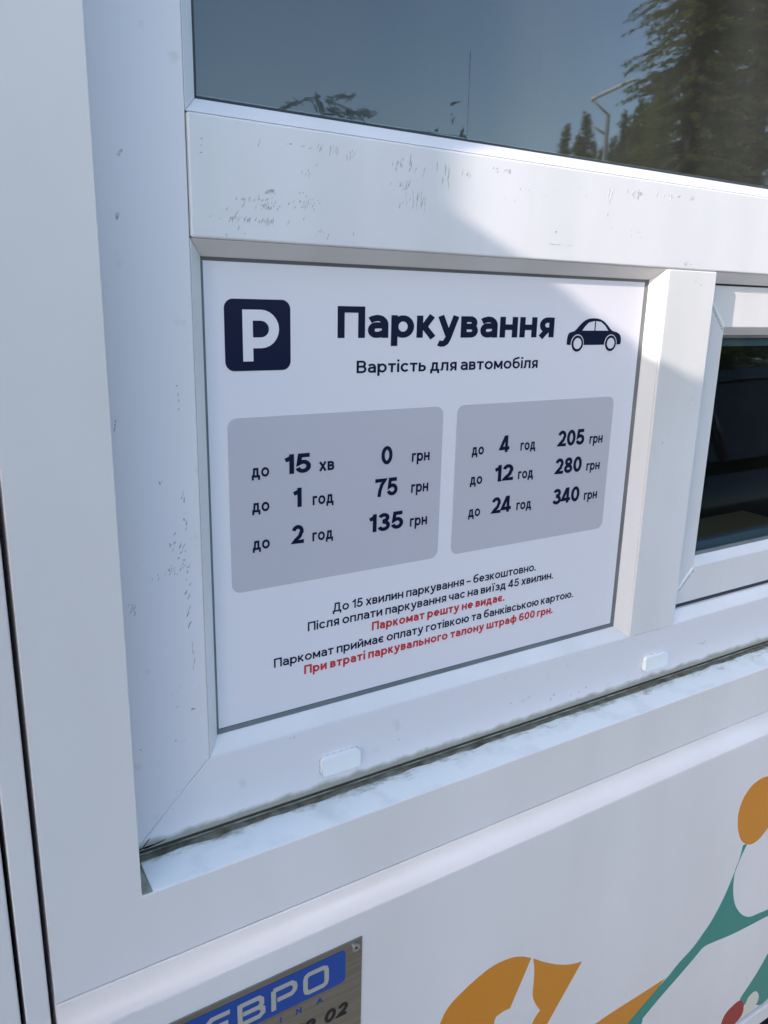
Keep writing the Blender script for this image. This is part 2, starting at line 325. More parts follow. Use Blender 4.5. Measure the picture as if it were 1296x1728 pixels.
    if ch == '7': return .68, [[(0, 1 - h), (.60, 1 - h), (.42, .66), (.30, .34), (.25, 0)]]
    if ch == '8': return .70, [arc(.35, .765 - h * .4, .27 - h * .7, .235 - h * .6, 90, 450, 22), arc(.35, .285, .34 - h, .285 - h, 90, 450, 24)]
    if ch == 'I': return w, [[(h, 0), (h, 1)]]
    if ch == 'N': return .7, [[(h, 0), (h, 1)], [(.7 - h, 0), (.7 - h, 1)], [(h, .95), (.7 - h, .05)]]
    if ch == 'A': return .8, [[(h * .8, 0), (.4, .97)], [(.8 - h * .8, 0), (.4, .97)], [(.18, .3), (.62, .3)]]
    raise ValueError(ch)

def text(name, s, x0, x1, zb, cap, m, parent, y, wt=.16, gap=.115, ital=0., thick=.0004):
    """lettering fitted between x0 and x1 on baseline zb, capital height cap, y = front face"""
    x = 0; items = []
    for ch in s:
        wd, st_ = glyph(ch, wt)
        if ch == ' ': x += wd; continue
        for q in st_: items.append([(px_ + x + ital * pz, pz) for px_, pz in q])
        x += wd + gap
    tot = x - gap; k = (x1 - x0) / tot; vs = []; fs = []
    for n_, q in enumerate(items):
        P = [Vector(p) for p in q]; closed = (P[0] - P[-1]).length < 1e-4
        if closed: P = P[:-1]
        N = len(P); L = []
        for i, p in enumerate(P):
            a = (p - P[i - 1]).normalized() if (i > 0 or closed) else None
            b = (P[(i + 1) % N] - p).normalized() if (i < N - 1 or closed) else None
            a = a or b; b = b or a
            t = (a + b); t = t.normalized() if t.length > 1e-6 else a
            nr = Vector((-t.y, t.x)); e = wt / 2 / max(.5, nr.dot(Vector((-a.y, a.x)))); L.append((p + nr * e, p - nr * e))
        if closed: L.append(L[0])
        # horizontal strokes stay as thick as the uprights although the line is fitted in width
        yy = y - .000012 * (n_ % 5); k0 = len(vs)
        for u, v in L:
            for pt in (u, v):
                vs.append((x0 + pt.x * k, yy, zb + pt.y * cap + Z0)); vs.append((x0 + pt.x * k, y + thick, zb + pt.y * cap + Z0))
        for i in range(len(L) - 1):
            a = k0 + i * 4; b = a + 4
            fs += [(a, a + 2, b + 2, b), (a + 1, b + 1, b + 3, a + 3), (a, b, b + 1, a + 1), (a + 2, a + 3, b + 3, b + 2)]
        if not closed:
            fs += [(k0, k0 + 1, k0 + 3, k0 + 2)]; a = k0 + (len(L) - 1) * 4; fs += [(a, a + 2, a + 3, a + 1)]
    return link(name, mesh(name, vs, fs), m, parent)

def tube(pts, rad, n=8):
    vs = []; fs = []; P = [Vector(p) for p in pts]
    for i, p in enumerate(P):
        d = (P[min(i + 1, len(P) - 1)] - P[max(i - 1, 0)]).normalized(); q = d.to_track_quat('Z', 'Y')
        r = rad[i] if isinstance(rad, (list, tuple)) else rad
        for j in range(n): vs.append(p + q @ Vector((r * math.cos(2 * math.pi * j / n), r * math.sin(2 * math.pi * j / n), 0)))
    for i in range(len(P) - 1):
        for j in range(n): fs.append((i * n + j, i * n + (j + 1) % n, (i + 1) * n + (j + 1) % n, (i + 1) * n + j))
    fs.append(tuple(range(n))[::-1]); fs.append(tuple(range((len(P) - 1) * n, len(P) * n)))
    return vs, fs
def tubeobj(name, pts, rad, m, parent=None, n=8): return link(name, mesh(name, *tube(pts, rad, n)), m, parent, smooth=True)
def copy_tree(o, parent=None):
    c = o.copy(); COL.objects.link(c)
    if parent: c.parent = parent
    for ch in list(o.children): copy_tree(ch, c)
    return c

# ================================================================ ground
random.seed(7)
gnd = link('ground', mesh('ground', [(-400, -400, 0), (400, -400, 0), (400, 400, 0), (-400, 400, 0)], [(0, 1, 2, 3)]), M['grass'])
tag(gnd, 'rough green grass reaching to the hills', None, None, 'structure')
asp = link('car_park', mesh('car_park', boxv(-30, 24, -11, 12, -.2, .02), BOXF), M['asphalt'])
tag(asp, 'grey asphalt of the car park in front of the kiosk', None, None, 'structure')
pav = link('added_bounce_apron', mesh('added_bounce_apron', boxv(-14, 14, -1.62, 3, -.1, .024), BOXF), M['paving'])  # pale apron added out of view as warm bounce for the kiosk front
tag(pav, 'unseen pale concrete apron added to bounce warm light up onto the kiosk', None, None, 'structure')
kerb = link('kerb', mesh('kerb', boxv(-30, 24, -11.15, -11, -.2, .14), BOXF), mat('kerb_concrete', (.4, .4, .38), .8), bevel=.015)
tag(kerb, 'pale concrete kerb along the far side of the car park', None, None, 'structure')
# wooded hills far off
vs = []; fs = []; NH = 72
for i in range(NH + 1):
    a = 2 * math.pi * i / NH
    hh = 27 + 6 * noise.noise((math.cos(a) * 2, math.sin(a) * 2, 3.)) + 3 * noise.noise((math.cos(a) * 9, math.sin(a) * 9, 1.))
    for rr, hz in ((210, -1), (240, hh * .6), (270, hh), (330, hh * 1.15), (360, -1)): vs.append((rr * math.cos(a), rr * math.sin(a), hz))
for i in range(NH):
    for j in range(4): fs.append((i * 5 + j, i * 5 + j + 1, i * 5 + 6 + j, i * 5 + 5 + j))
tag(link('hills', mesh('hills', vs, fs), M['hill'], smooth=True), 'low dark wooded hills round the car park', None, None, 'structure')

# ================================================================ kiosk
K = empty('kiosk', (.6, .9, .02)); K['worldspace'] = 1
tag(K, 'white plastic parking kiosk with a divided window and colourful ornament below', 'kiosk')
WY, LY, FY = -.065, -.085, -.018
XR = 1.80                                   # right side of the window opening
# wall panel: one moulded sheet with the window opening cut out
def ring(o, i, y): return [(o[0], y, o[2] + Z0), (o[1], y, o[2] + Z0), (o[1], y, o[3] + Z0), (o[0], y, o[3] + Z0), (i[0], y, i[2] + Z0), (i[1], y, i[2] + Z0), (i[1], y, i[3] + Z0), (i[0], y, i[3] + Z0)]
O = (.0605, 2.15, -.585, 1.05); I = (.1385, XR, -.5095, .80)
vs = ring(O, I, WY) + ring(O, I, .06); fs = []
for b0 in (0, 8):
    for k in range(4): fs.append((b0 + k, b0 + (k + 1) % 4, b0 + 4 + (k + 1) % 4, b0 + 4 + k))
for k in range(4):
    fs.append((k, (k + 1) % 4, 8 + (k + 1) % 4, 8 + k)); fs.append((4 + k, 4 + (k + 1) % 4, 12 + (k + 1) % 4, 12 + k))
link('wall_panel', mesh('wall_panel', vs, fs), M['gelcoat'], K, bevel=.0022, seg=4)
# cove moulding below the wall panel
prof = [(.02, -.5856)] + [(LY + .0195 * math.cos(R(a)), -.5856 - .0222 * math.sin(R(a))) for a in range(0, 91, 6)] + [(.02, -.6078)]
vs = [(x, y, z + Z0) for x in (.0602, 2.15) for y, z in prof]; n = len(prof)
fs = [tuple(range(n)), tuple(range(2 * n - 1, n - 1, -1))] + [(i, (i + 1) % n, n + (i + 1) % n, n + i) for i in range(n)]
cv = link('cove_moulding', mesh('cove_moulding', vs, fs), M['gelcoat'], K)
for p in cv.data.polygons: p.use_smooth = len(p.vertices) == 4 and max(cv.data.vertices[i].co.y for i in p.vertices) < 0
lp = box('lower_panel', .0602, 2.15, LY, .06, -1.1715, -.6081, M['gelcoat'], K, bevel=.0012)
box('recess_strip', .0602, 2.15, -.070, .06, -1.1785, -1.1717, M['gap'], K)
box('skirt_rail', .0602, 2.15, -.088, .06, -1.212, -1.1787, M['pvc'], K, bevel=.002)
box('plinth', .03, 2.13, -.060, .06, -1.58, -1.2122, M['gap'], K)
# door side
box('corner_post', .0372, .0562, -.062, .06, -1.55, 1.05, M['gelcoat'], K, bevel=.0015)
box('gap_seal', -.0002, .0601, -.012, .05, -1.55, 1.049, M['gap'], K)
dr = box('door', -.72, .0335, -.060, -.0125, -1.50, .50, M['gelcoat'], K, bevel=.002)
box('door_handle', -.66, -.62, -.10, -.0605, -.55, -.35, M['lamp_grey'], dr, bevel=.006)
box('door_frame', -.78, -.724, -.062, .06, -1.55, 1.05, M['pvc'], K, bevel=.002)
box('door_head', -.7238, .0368, -.061, .06, .505, 1.05, M['gelcoat'], K, bevel=.002)
box('end_panel', -.84, -.7802, -.064, 1.78, -1.55, 1.05, M['gelcoat'], K, bevel=.002)
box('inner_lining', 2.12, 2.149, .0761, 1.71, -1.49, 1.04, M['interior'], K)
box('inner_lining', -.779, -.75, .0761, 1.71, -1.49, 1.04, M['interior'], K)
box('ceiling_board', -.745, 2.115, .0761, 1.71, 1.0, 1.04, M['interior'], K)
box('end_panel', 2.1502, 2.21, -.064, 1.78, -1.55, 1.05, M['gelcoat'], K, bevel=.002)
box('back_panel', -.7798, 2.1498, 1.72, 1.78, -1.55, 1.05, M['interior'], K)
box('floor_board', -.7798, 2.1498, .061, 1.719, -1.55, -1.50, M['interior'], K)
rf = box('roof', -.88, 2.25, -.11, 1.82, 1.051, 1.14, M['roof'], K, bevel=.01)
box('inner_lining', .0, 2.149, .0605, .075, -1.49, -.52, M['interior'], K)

# ---- window
SX0, SX1, SZ0, SZ1 = .2205, .8005, -.4226, .0483      # opening that holds the sign
UZ0 = .1420                                            # lower lip of the upper light
T = -.0195
def vbar(name, x0, x1, z00, z01, z10, z11, y0, y1, m, bevel=.0012):
    """vertical/horizontal member with mitred ends given as four corners (left bottom, left top, right bottom, right top)"""
    vs = [(x0, y, z + Z0) for y in (y0, y1) for z in (z00, z01)] + [(x1, y, z + Z0) for y in (y0, y1) for z in (z10, z11)]
    return link(name, mesh(name, vs, [(0, 1, 3, 2), (4, 6, 7, 5), (0, 2, 6, 4), (1, 5, 7, 3), (0, 4, 5, 1), (2, 3, 7, 6)]), m, K, bevel)
ow = .0772
st = vbar('frame_stile', SX0 - ow, SX0 - .0002, SZ0 - ow + .0002, .80, SZ0 + .0004, .80, FY, .055, M['pvc_frame'])
# bottom frame rail, left end mitred
bx = [(SX0 - ow, SZ0 - ow), (XR, SZ0 - ow), (XR, SZ0 - .0002), (SX0, SZ0 - .0002)]
br = prism('frame_bottom_rail', bx, FY, .055, M['pvc_frame'], K, bevel=.0012)
tr_ = box('transom', SX0 + .0006, XR, T, .055, SZ1 + .0002, UZ0 - .0002, M['pvc'], K, bevel=.0025)
mu_ = box('mullion', SX1 + .0002, .8908, T - .0006, .055, SZ0 + .0002, SZ1 - .0002, M['pvc2'], K, bevel=.0018)
bead = [(.0, FY), (-.0128, -.0040), (-.0128, .002), (.0, .002)]
gask = [(-.0126, -.0030), (-.0150, -.0012), (-.0185, .0012), (-.0185, .003), (-.0126, .003)]
for nm, par, (a0, a1, b0, b1) in (('glazing_bead', K, (SX0, SX1, SZ0, SZ1)), ('glazing_bead', K, (SX0, XR, UZ0, .79))):
    bs = bars(nm, a0, a1, b0, b1, bead, M['pvc2'] if b1 < .1 else M['pvc'], K, bevel=.0008)
    bars('gasket', a0, a1, b0, b1, gask if b1 < .1 else [(-.0126, -.0030), (-.0155, -.0012), (-.0155, .002), (-.0126, .002)], M['gasket'] if b1 < .1 else M['gasket_dark'], K)
bars('glazing_bead', .8908, XR, SZ0, SZ1, bead, M['pvc2'], K, bevel=.0008)
bars('sash_seal', .8908, XR, SZ0, SZ1, [(-.0106, .0), (-.026, .004), (-.026, .008), (-.0106, .008)], M['gasket_dark'], K)
# upper light
ug = box('upper_glass', SX0 + .011, XR - .01, .0025, .0065, UZ0 + .010, .785, M['glass'], K)
bars('glass_spacer', SX0, XR, UZ0, .79, [(-.008, .0075), (-.0185, .0075), (-.0185, .02), (-.008, .02)], M['gasket'], K)
# backing board behind the sign
box('infill_board', SX0 + .005, SX1 - .005, .0032, .030, SZ0 + .005, SZ1 - .005, M['gasket_dark'], K)
# sliding sash
SX, SE, SS = .9466, -.3522, -.0192
GX = 1.72
for s, q in (('l', 0), ('b', 0), ('t', 0), ('r', 0)):
    pass
sash = bars('sash_member', SX, GX, SE, SS, [(0, .0), (.0525, .0), (.0525, .03), (0, .03)], M['pvc2'], K, bevel=.0012)
bars('sash_bead', SX, GX, SE, SS, [(0, .0004), (-.0105, .0125), (-.0105, .016), (0, .016)], M['pvc2'], K, bevel=.0006)
bars('sash_gasket', SX, GX, SE, SS, [(-.0103, .0128), (-.0145, .0155), (-.0145, .0178), (-.0103, .0178)], M['gasket'], K)
sg = box('sliding_glass', SX + .009, GX - .009, .018, .022, SE + .009, SS - .009, M['glass2'], K)
bars('glass_spacer', SX, GX, SE, SS, [(-.008, .0225), (-.026, .0225), (-.026, .034), (-.008, .034)], mat('spacer_blue', (.10, .14, .20), .4), K)
# raised weld seams at the sash corners
for (xa, za, xb, zb) in ((SX - .001, SE - .001, SX - .030, SE - .030 * 1.0), (SX - .001, SS + .001, SX - .030, SS + .030)):
    d = Vector((xb - xa, zb - za)).normalized(); nn = Vector((-d.y, d.x)) * .0017
    prism('weld_seam', [(xa - nn.x, za - nn.y), (xb - nn.x, zb - nn.y), (xb + nn.x, zb + nn.y), (xa + nn.x, za + nn.y)], -.0011, .001, M['cap'], K, bevel=.0005)
    off = nn * 1.9
    prism('weld_groove', [(xa + off.x - nn.x * .6, za + off.y - nn.y * .6 - .002), (xb + off.x - nn.x * .6, zb + off.y - nn.y * .6), (xb + off.x + nn.x * .6, zb + off.y + nn.y * .6), (xa + off.x + nn.x * .6, za + off.y + nn.y * .6 - .002)], -.0004, .001, M['scuff_shade'], K)
# drain caps
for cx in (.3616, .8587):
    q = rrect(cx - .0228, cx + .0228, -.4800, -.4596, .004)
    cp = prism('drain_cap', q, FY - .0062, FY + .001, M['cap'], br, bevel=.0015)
    prism('cap_contact_shade', rrect(cx - .0236, cx + .0236, -.4808, -.4590, .0046), FY - .0003, FY + .001, M['scuff_shade'], br)  # slightly larger grey outline, paints in the contact shadow of the cap
# sill
vs = [(.1484, WY + .0012, -.5094), (XR, WY + .0012, -.5094), (XR, -.008, -.5062), (.1484, -.008, -.5062)]
vs = [(x, y, z + Z0) for x, y, z in vs] + [(x, y, z - .006 + Z0) for x, y, z in vs]
link('sill', mesh('sill', vs, [(0, 1, 2, 3), (7, 6, 5, 4), (0, 4, 5, 1), (1, 5, 6, 2), (2, 6, 7, 3), (3, 7, 4, 0)]), M['sill'], K, bevel=.0006)
box('sill_end_filler', .1386, .1483, -.0638, -.024, -.5110, -.5088, M['grime_pale'], K, bevel=.0008)
box('joint_gap', .1386, XR, -.0125, .02, -.5120, -.4990, M['joint'], K)
# grime bead along the joint: lumpy strip
def grime(name, xa, xb, y0, y1, z, amp, m, parent, N=260):
    vs = []; fs = []; K5 = 5
    for i in range(N + 1):
        x = xa + (xb - xa) * i / N
        for j in range(K5):
            t = j / (K5 - 1)
            e = amp * (.5 + 1.2 * noise.noise((x * 60, j * 1.7, 4))) * math.sin(math.pi * min(max(t, .02), .98))
            yy = y0 + (y1 - y0) * t - (.0025 * noise.noise((x * 45, 2, 9)) if j == 0 else 0) - (.004 * max(0, noise.noise((x * 25, 7, 1))) if j == 0 else 0)
            vs.append((x, yy, z + (t * .0006) + e + Z0))
    for i in range(N):
        for j in range(K5 - 1): fs.append((i * K5 + j, i * K5 + j + 1, i * K5 + K5 + j + 1, i * K5 + K5 + j))
    o = link(name, mesh(name, vs, fs), m, parent); o['kind'] = 'stuff'; return o
grime('grime_seam', .139, XR, -.0230, -.0150, -.5069, .0006, M['grime'], K)
slivers('cobweb_threads', [(.156, -.4925, .012, .0005, R(48)), (.1645, -.4965, .022, .0007, R(8)), (.154, -.4968, .016, .0009, R(4))], FY - .0004, M['gap'], K)

# ---- scuffs on the transom, stile and bottom rail
def clus(c): 
    out = []
    for x, z, n, sx, sz, L, W, a in c:
        for _ in range(n if n < 4 else int(n * .72)):
            out.append((x + random.gauss(0, sx), z + random.gauss(0, sz), L * random.uniform(.35, 1.3), W * random.uniform(.6, 1.4), R(a + random.gauss(0, 9))))
    return out
V = 83
tl = clus([(.2809, .125, 1, 0, 0, .011, .0012, 65), (.3146, .127, 9, .009, .0006, .0035, .0007, 20), (.3369, .1277, 5, .003, .001, .006, .0005, V), (.3484, .128, 7, .004, .001, .007, .0005, V),
  (.366, .1252, 8, .006, .002, .006, .0005, V), (.3256, .1031, 10, .006, .008, .003, .0005, V), (.2898, .0891, 1, 0, 0, .0085, .0022, 18), (.2950, .0885, 2, .002, .0008, .003, .0005, V),
  (.2820, .0812, 34, .013, .0012, .0028, .0006, 60), (.2854, .0765, 26, .010, .0012, .0026, .0006, 60), (.2700, .0655, 46, .014, .0012, .0045, .0006, 68), (.2560, .0700, 8, .006, .004, .005, .0006, 50),
  (.3240, .0800, 40, .005, .005, .0028, .0006, 70), (.3380, .0600, 8, .006, .002, .003, .0005, V),
  (.4141, .1215, 8, .005, .002, .006, .0007, V), (.4300, .1215, 12, .006, .004, .009, .0007, V), (.4200, .1060, 18, .007, .003, .005, .0006, 70), (.4293, .0926, 10, .005, .004, .008, .0005, V), (.4430, .0960, 12, .005, .006, .013, .0007, 80),
  (.4649, .1241, 5, .003, .001, .009, .0008, V), (.4722, .1171, 5, .0035, .004, .019, .0008, 80), (.4943, .1245, 7, .005, .002, .006, .0005, V), (.5365, .1297, 14, .008, .0012, .003, .0008, 30),
  (.600, .117, 6, .03, .004, .002, .0008, V), (.689, .1198, 2, .003, .003, .016, .0008, 70), (.7381, .1264, 12, .009, .001, .006, .0009, V), (.7340, .1240, 9, .004, .001, .010, .0009, 85), (.7828, .1271, 12, .012, .001, .006, .0008, V),
  (.8246, .128, 9, .012, .001, .005, .0007, 40), (.6900, .1000, 1, 0, 0, .010, .0012, 88), (.6155, .0786, 2, .001, .001, .003, .0014, 30), (.6143, .0655, 3, .012, .0002, .02, .0005, -2), (.8272, .0552, 7, .008, .001, .006, .0008, 10),
  (.7300, .0850, 12, .02, .003, .002, .0007, 40), (.56, .11, 8, .05, .015, .0014, .0009, V), (.36, .056, 8, .05, .003, .003, .0005, V), (.240, .118, 3, .006, .006, .002, .0012, 0)])
slivers('scuff_marks', tl, T, M['scuff_shade'], tr_, .0002)
s2 = clus([(.1678, .1056, 3, .001, .001, .004, .0016, 60), (.1637, .0605, 3, .001, .001, .004, .0016, 80), (.1525, -.1026, 5, .001, .003, .006, .0012, 70), (.205, -.0750, 5, .001, .005, .004, .0016, 90), (.2055, -.091, 2, .001, .002, .003, .0016, 90),
  (.1862, -.1501, 3, .001, .001, .003, .0016, 90), (.205, -.1651, 5, .0012, .005, .005, .0012, 85), (.2066, -.1892, 6, .0012, .006, .005, .0012, 85), (.1953, -.2065, 9, .0016, .003, .004, .001, 60), (.2038, -.2159, 14, .002, .006, .005, .001, 60),
  (.1927, -.2278, 22, .003, .004, .0025, .0008, 60), (.2071, -.2384, 8, .001, .006, .004, .0012, 85), (.1784, -.2336, 5, .0015, .003, .004, .0007, 80), (.1575, -.2609, 16, .0018, .004, .003, .0007, 60), (.2048, -.2548, 6, .0015, .006, .005, .0011, 75),
  (.2066, -.2778, 6, .0015, .008, .006, .0011, 75), (.2085, -.318, 3, .001, .01, .012, .0006, 85), (.192, -.3606, 4, .004, .001, .004, .0008, 5), (.2057, -.3662, 2, .001, .001, .006, .0012, 5), (.1561, -.3943, 1, 0, 0, .002, .002, 5), (.190, -.39, 3, .006, .004, .004, .0006, 20)])
slivers('scuff_marks', s2, FY, M['scuff_shade'], st, .0002)
# weld line of the frame corner
d = .0725
wl = [(SX0 - .006 - t * .064, SZ0 - .004 - t * .0655, .0085, .0006, R(45 + random.gauss(0, 4))) for t in [i / 9 for i in range(10)]]
slivers('weld_line', wl, FY, mat('weld_grey', (.66, .66, .66), .4), br, .00015)
s3 = clus([(.437, -.4675, 1, 0, 0, .006, .0014, 55), (.305, -.427, 2, .004, .0005, .004, .001, 20), (.62, -.468, 9, .008, .003, .004, .0007, 30), (.67, -.476, 3, .002, .002, .004, .0016, 60), (.72, -.482, 6, .012, .003, .005, .001, 20), (.97, -.466, 9, .008, .002, .005, .0008, 20),
   (.8135, -.4285, 2, .0005, .001, .004, .0014, 80), (.30, -.46, 4, .05, .01, .0015, .001, 0)])
slivers('scuff_marks', s3, FY, M['scuff_shade'], br, .0002)
s4 = clus([(.870, -.060, 2, .003, .003, .002, .001, 20), (.822, -.16, 7, .006, .012, .0022, .0013, 80), (.850, .035, 2, .01, .003, .003, .001, 30), (.870, -.11, 2, .002, .003, .002, .0012, 30)])
slivers('scuff_marks', s4, T - .0006, M['scuff_shade'], mu_, .0002)

# ---- residue on the upper glass
rs = []
def band(x0, z0, x1, z1, n, s, L, W):
    for _ in range(n):
        t = random.random(); rs.append((x0 + (x1 - x0) * t + random.gauss(0, s), z0 + (z1 - z0) * t + random.gauss(0, s * .7), L * random.uniform(.4, 1.3), W * random.uniform(.5, 1.3), math.atan2(z1 - z0, x1 - x0) + random.gauss(0, .35)))
band(.3113, .1593, .3470, .1735, 26, .0008, .009, .0022); band(.3440, .1735, .3520, .1600, 22, .0022, .008, .0035); band(.3540, .1722, .3790, .1782, 20, .0010, .010, .0018)
band(.3560, .1705, .3720, .1690, 10, .0012, .009, .0018); band(.3580, .1630, .4030, .1665, 60, .0024, .011, .0024); band(.3520, .1600, .3900, .1610, 14, .0008, .010, .0016)
slivers('glue_residue', rs, .0021, M['residue'], ug, .0002)
rs = []
band(.4870, .1862, .4990, .1900, 14, .0007, .005, .0012); band(.5010, .1602, .5072, .1606, 8, .0006, .004, .0016); band(.5030, .1610, .5042, .1680, 14, .0010, .004, .0016); band(.4705, .1612, .4755, .1614, 7, .0005, .003, .0012)
band(.4735, .1615, .4740, .1645, 5, .0004, .003, .0010); band(.4900, .1700, .4930, .1770, 8, .0012, .004, .0006)
slivers('glue_residue', rs, .0021, M['residue'], ug, .0002)
prism('tape_edge', [(.5098, .1595), (.5102, .1595), (.5096, .235), (.5092, .235)], .0021, .0024, M['residue'], ug)
prism('tape_edge', [(.4268, .1577), (.5098, .1597), (.5098, .1603), (.4268, .1583)], .0021, .0024, M['residue'], ug)
slivers('moss_specks', clus([(.418, .1555, 16, .007, .0012, .004, .0008, 20)]), .0021, mat('moss_brown', (.13, .07, .03), .9), ug)

# ---- ornament film on the lower panel
ORN = {"orangeA":[[0.4621,-0.8131],[0.4731,-0.7948],[0.4926,-0.7834],[0.5167,-0.774],[0.5416,-0.7686],[0.5678,-0.7715],[0.5862,-0.7786],[0.6016,-0.7883],[0.5913,-0.8104],[0.5797,-0.8339],[0.5721,-0.8502],[0.5608,-0.8491],[0.5499,-0.8507],[0.5472,-0.8611],[0.5557,-0.8978],[0.4554,-0.8391]],"orangeB":[[0.6055,-0.7911],[0.6256,-0.8066],[0.6461,-0.8203],[0.6668,-0.8316],[0.6824,-0.8377],[0.6965,-0.8412],[0.6715,-0.8739],[0.6412,-0.9141],[0.6241,-0.9378],[0.6126,-0.9176],[0.6152,-0.8946],[0.6261,-0.8837],[0.6146,-0.8634],[0.6099,-0.8479],[0.61,-0.8243],[0.6088,-0.8066]],"orangeC":[[0.7029,-0.9697],[0.7373,-0.9683],[0.7785,-0.9666],[0.8303,-0.9667],[0.8845,-0.9662],[0.8623,-0.9797],[0.8072,-1.0077],[0.7859,-1.02]],"teal":[[1.0435,-0.7939],[1.0365,-0.7936],[1.0318,-0.8189],[1.0208,-0.8468],[1.004,-0.8798],[0.983,-0.9082],[0.966,-0.9231],[0.9431,-0.9401],[0.9135,-0.9533],[0.8908,-0.967],[0.8623,-0.9797],[0.8072,-1.0077],[0.7859,-1.02],[0.8179,-1.0411],[0.8407,-1.0266],[0.8428,-1.0171],[0.8775,-0.998],[0.918,-0.9784],[0.9535,-0.9605],[0.9715,-0.9513],[0.999,-0.9543],[1.0422,-0.9618],[1.0939,-0.9674],[1.1446,-0.9717],[1.1961,-0.9772],[1.1925,-0.9634],[1.1413,-0.9582],[1.1129,-0.9535],[1.0898,-0.9494],[1.0689,-0.9372],[1.0504,-0.9184],[1.0365,-0.8967],[1.0273,-0.8672],[1.0253,-0.8362],[1.0344,-0.815],[1.0459,-0.7953]],"oval":[[1.0744,-0.6852],[1.0524,-0.6836],[1.0301,-0.6903],[1.0156,-0.7065],[1.0104,-0.7282],[1.0147,-0.7537],[1.026,-0.7773],[1.041,-0.7919],[1.0588,-0.7998],[1.0775,-0.7981],[1.0989,-0.7852],[1.1194,-0.7677],[1.1232,-0.7391],[1.1123,-0.7108],[1.0935,-0.6934]],"teal2":[[1.1661,-1.0595],[1.1547,-1.0724],[1.1392,-1.0888],[1.1248,-1.1013],[1.1087,-1.1143],[1.1009,-1.1216],[1.1106,-1.1311],[1.1157,-1.1411],[1.1208,-1.1424],[1.1258,-1.1306],[1.1383,-1.1265],[1.1488,-1.1299],[1.1576,-1.1404],[1.1599,-1.1519],[1.1545,-1.1622],[1.1723,-1.1704],[1.1926,-1.168],[1.2182,-1.1591],[1.1911,-1.0517]],"petal":[[1.1488,-1.1299],[1.1383,-1.1265],[1.1258,-1.1306],[1.1208,-1.1424],[1.1176,-1.1538],[1.1116,-1.1694],[1.1287,-1.1686],[1.1438,-1.1667],[1.1545,-1.1622],[1.1599,-1.1519],[1.1576,-1.1404]],"red":[[1.0995,-1.1237],[1.1106,-1.1311],[1.1157,-1.1411],[1.1166,-1.1575],[1.109,-1.1665],[1.0967,-1.171],[1.0904,-1.1764],[1.0546,-1.1561],[1.0567,-1.1484],[1.0613,-1.1356],[1.0742,-1.127]]}
for k, nm, mt in (('orangeA', 'orange_shape', 'orange'), ('orangeB', 'orange_shape', 'orange'), ('orangeC', 'orange_shape', 'orange'), ('teal', 'teal_stem', 'teal'), ('oval', 'orange_oval', 'orange'), ('teal2', 'teal_shape', 'teal'), ('petal', 'cream_petal', 'cream'), ('red', 'red_petal', 'film_red')):
    e = {'teal': .0002, 'petal': .0002, 'red': .0003}.get(k, 0)
    pts = [(x, max(z, -1.1708)) for x, z in ORN[k]]
    q = []
    for p in pts:
        if not q or (abs(p[0] - q[-1][0]) + abs(p[1] - q[-1][1])) > 1e-4: q.append(p)
    prism(nm, q, LY - .0004 - e, LY + .0002, M[mt], lp, smoothpts=4)

# ================================================================ parking sign
S = empty('parking_sign', (.508, 0., Z0 - .405)); S['worldspace'] = 1
tag(S, 'white parking tariff sign with navy P square and car symbol, in the window frame', 'sign')
Y = .0
box('sign_backing', .2326, .7841, -.0002, .0014, -.4060, .0354, M['black'], S)
bd = box('sign_board', .2334, .7833, -.0006, .0016, -.4052, .0346, M['print'], S)
Y1 = -.0009
for x0, x1 in ((.2540, .4925), (.5108, .7490)): prism('tariff_field', rrect(x0, x1, -.2681, -.1018, .009), Y1, -.0005, M['print_grey'], S)
sq = prism('parking_symbol', rrect(.2538, .3167, -.0600, .0020, .0082), Y1, -.0005, M['navy'], S)
text('parking_letter', 'P', .2705, .3053, -.0517, .0448, M['print'], sq, Y1 - .0002, wt=.21)
NA, RE = M['navy'], M['red']
text('title_text', 'Паркування', .3655, .6413, -.0315, .0292, NA, S, Y1, wt=.20, gap=.09)
text('subtitle_text', 'Вартість для автомобіля', .3867, .6205, -.0649, .0119, NA, S, Y1, wt=.165)
rows = [(-.1578, [('до', .2761, .2936), ('15', .3097, .3372), ('хв', .3462, .3626), ('0', .4170, .4302), ('грн', .4544, .4767)]),
        (-.1911, [('до', .2759, .2933), ('1', .3184, .3271), ('год', .3391, .3621), ('75', .4103, .4375), ('грн', .4547, .4764)]),
        (-.2280, [('до', .2757, .2931), ('2', .3163, .3293), ('год', .3387, .3617), ('135', .4040, .4457), ('грн', .4545, .4765)]),
        (-.1575, [('до', .5332, .5498), ('4', .5730, .5864), ('год', .6032, .6257), ('205', .6605, .7037), ('грн', .7132, .7351)]),
        (-.1907, [('до', .5328, .5497), ('12', .5677, .5947), ('год', .6024, .6252), ('280', .6597, .7031), ('грн', .7118, .7344)]),
        (-.2277, [('до', .5326, .5492), ('24', .5657, .5943), ('год', .6029, .6257), ('340', .6597, .7036), ('грн', .7121, .7345)])]
for zb, it in rows:
    for s, a, b in it:
        if s[0].isdigit(): text('tariff_number', s, a, b, zb, .0190, NA, S, Y1 - .0003, wt=.205, gap=.07)
        else: text('tariff_text', s, a, b, zb, .0122, NA, S, Y1 - .0003, wt=.18)
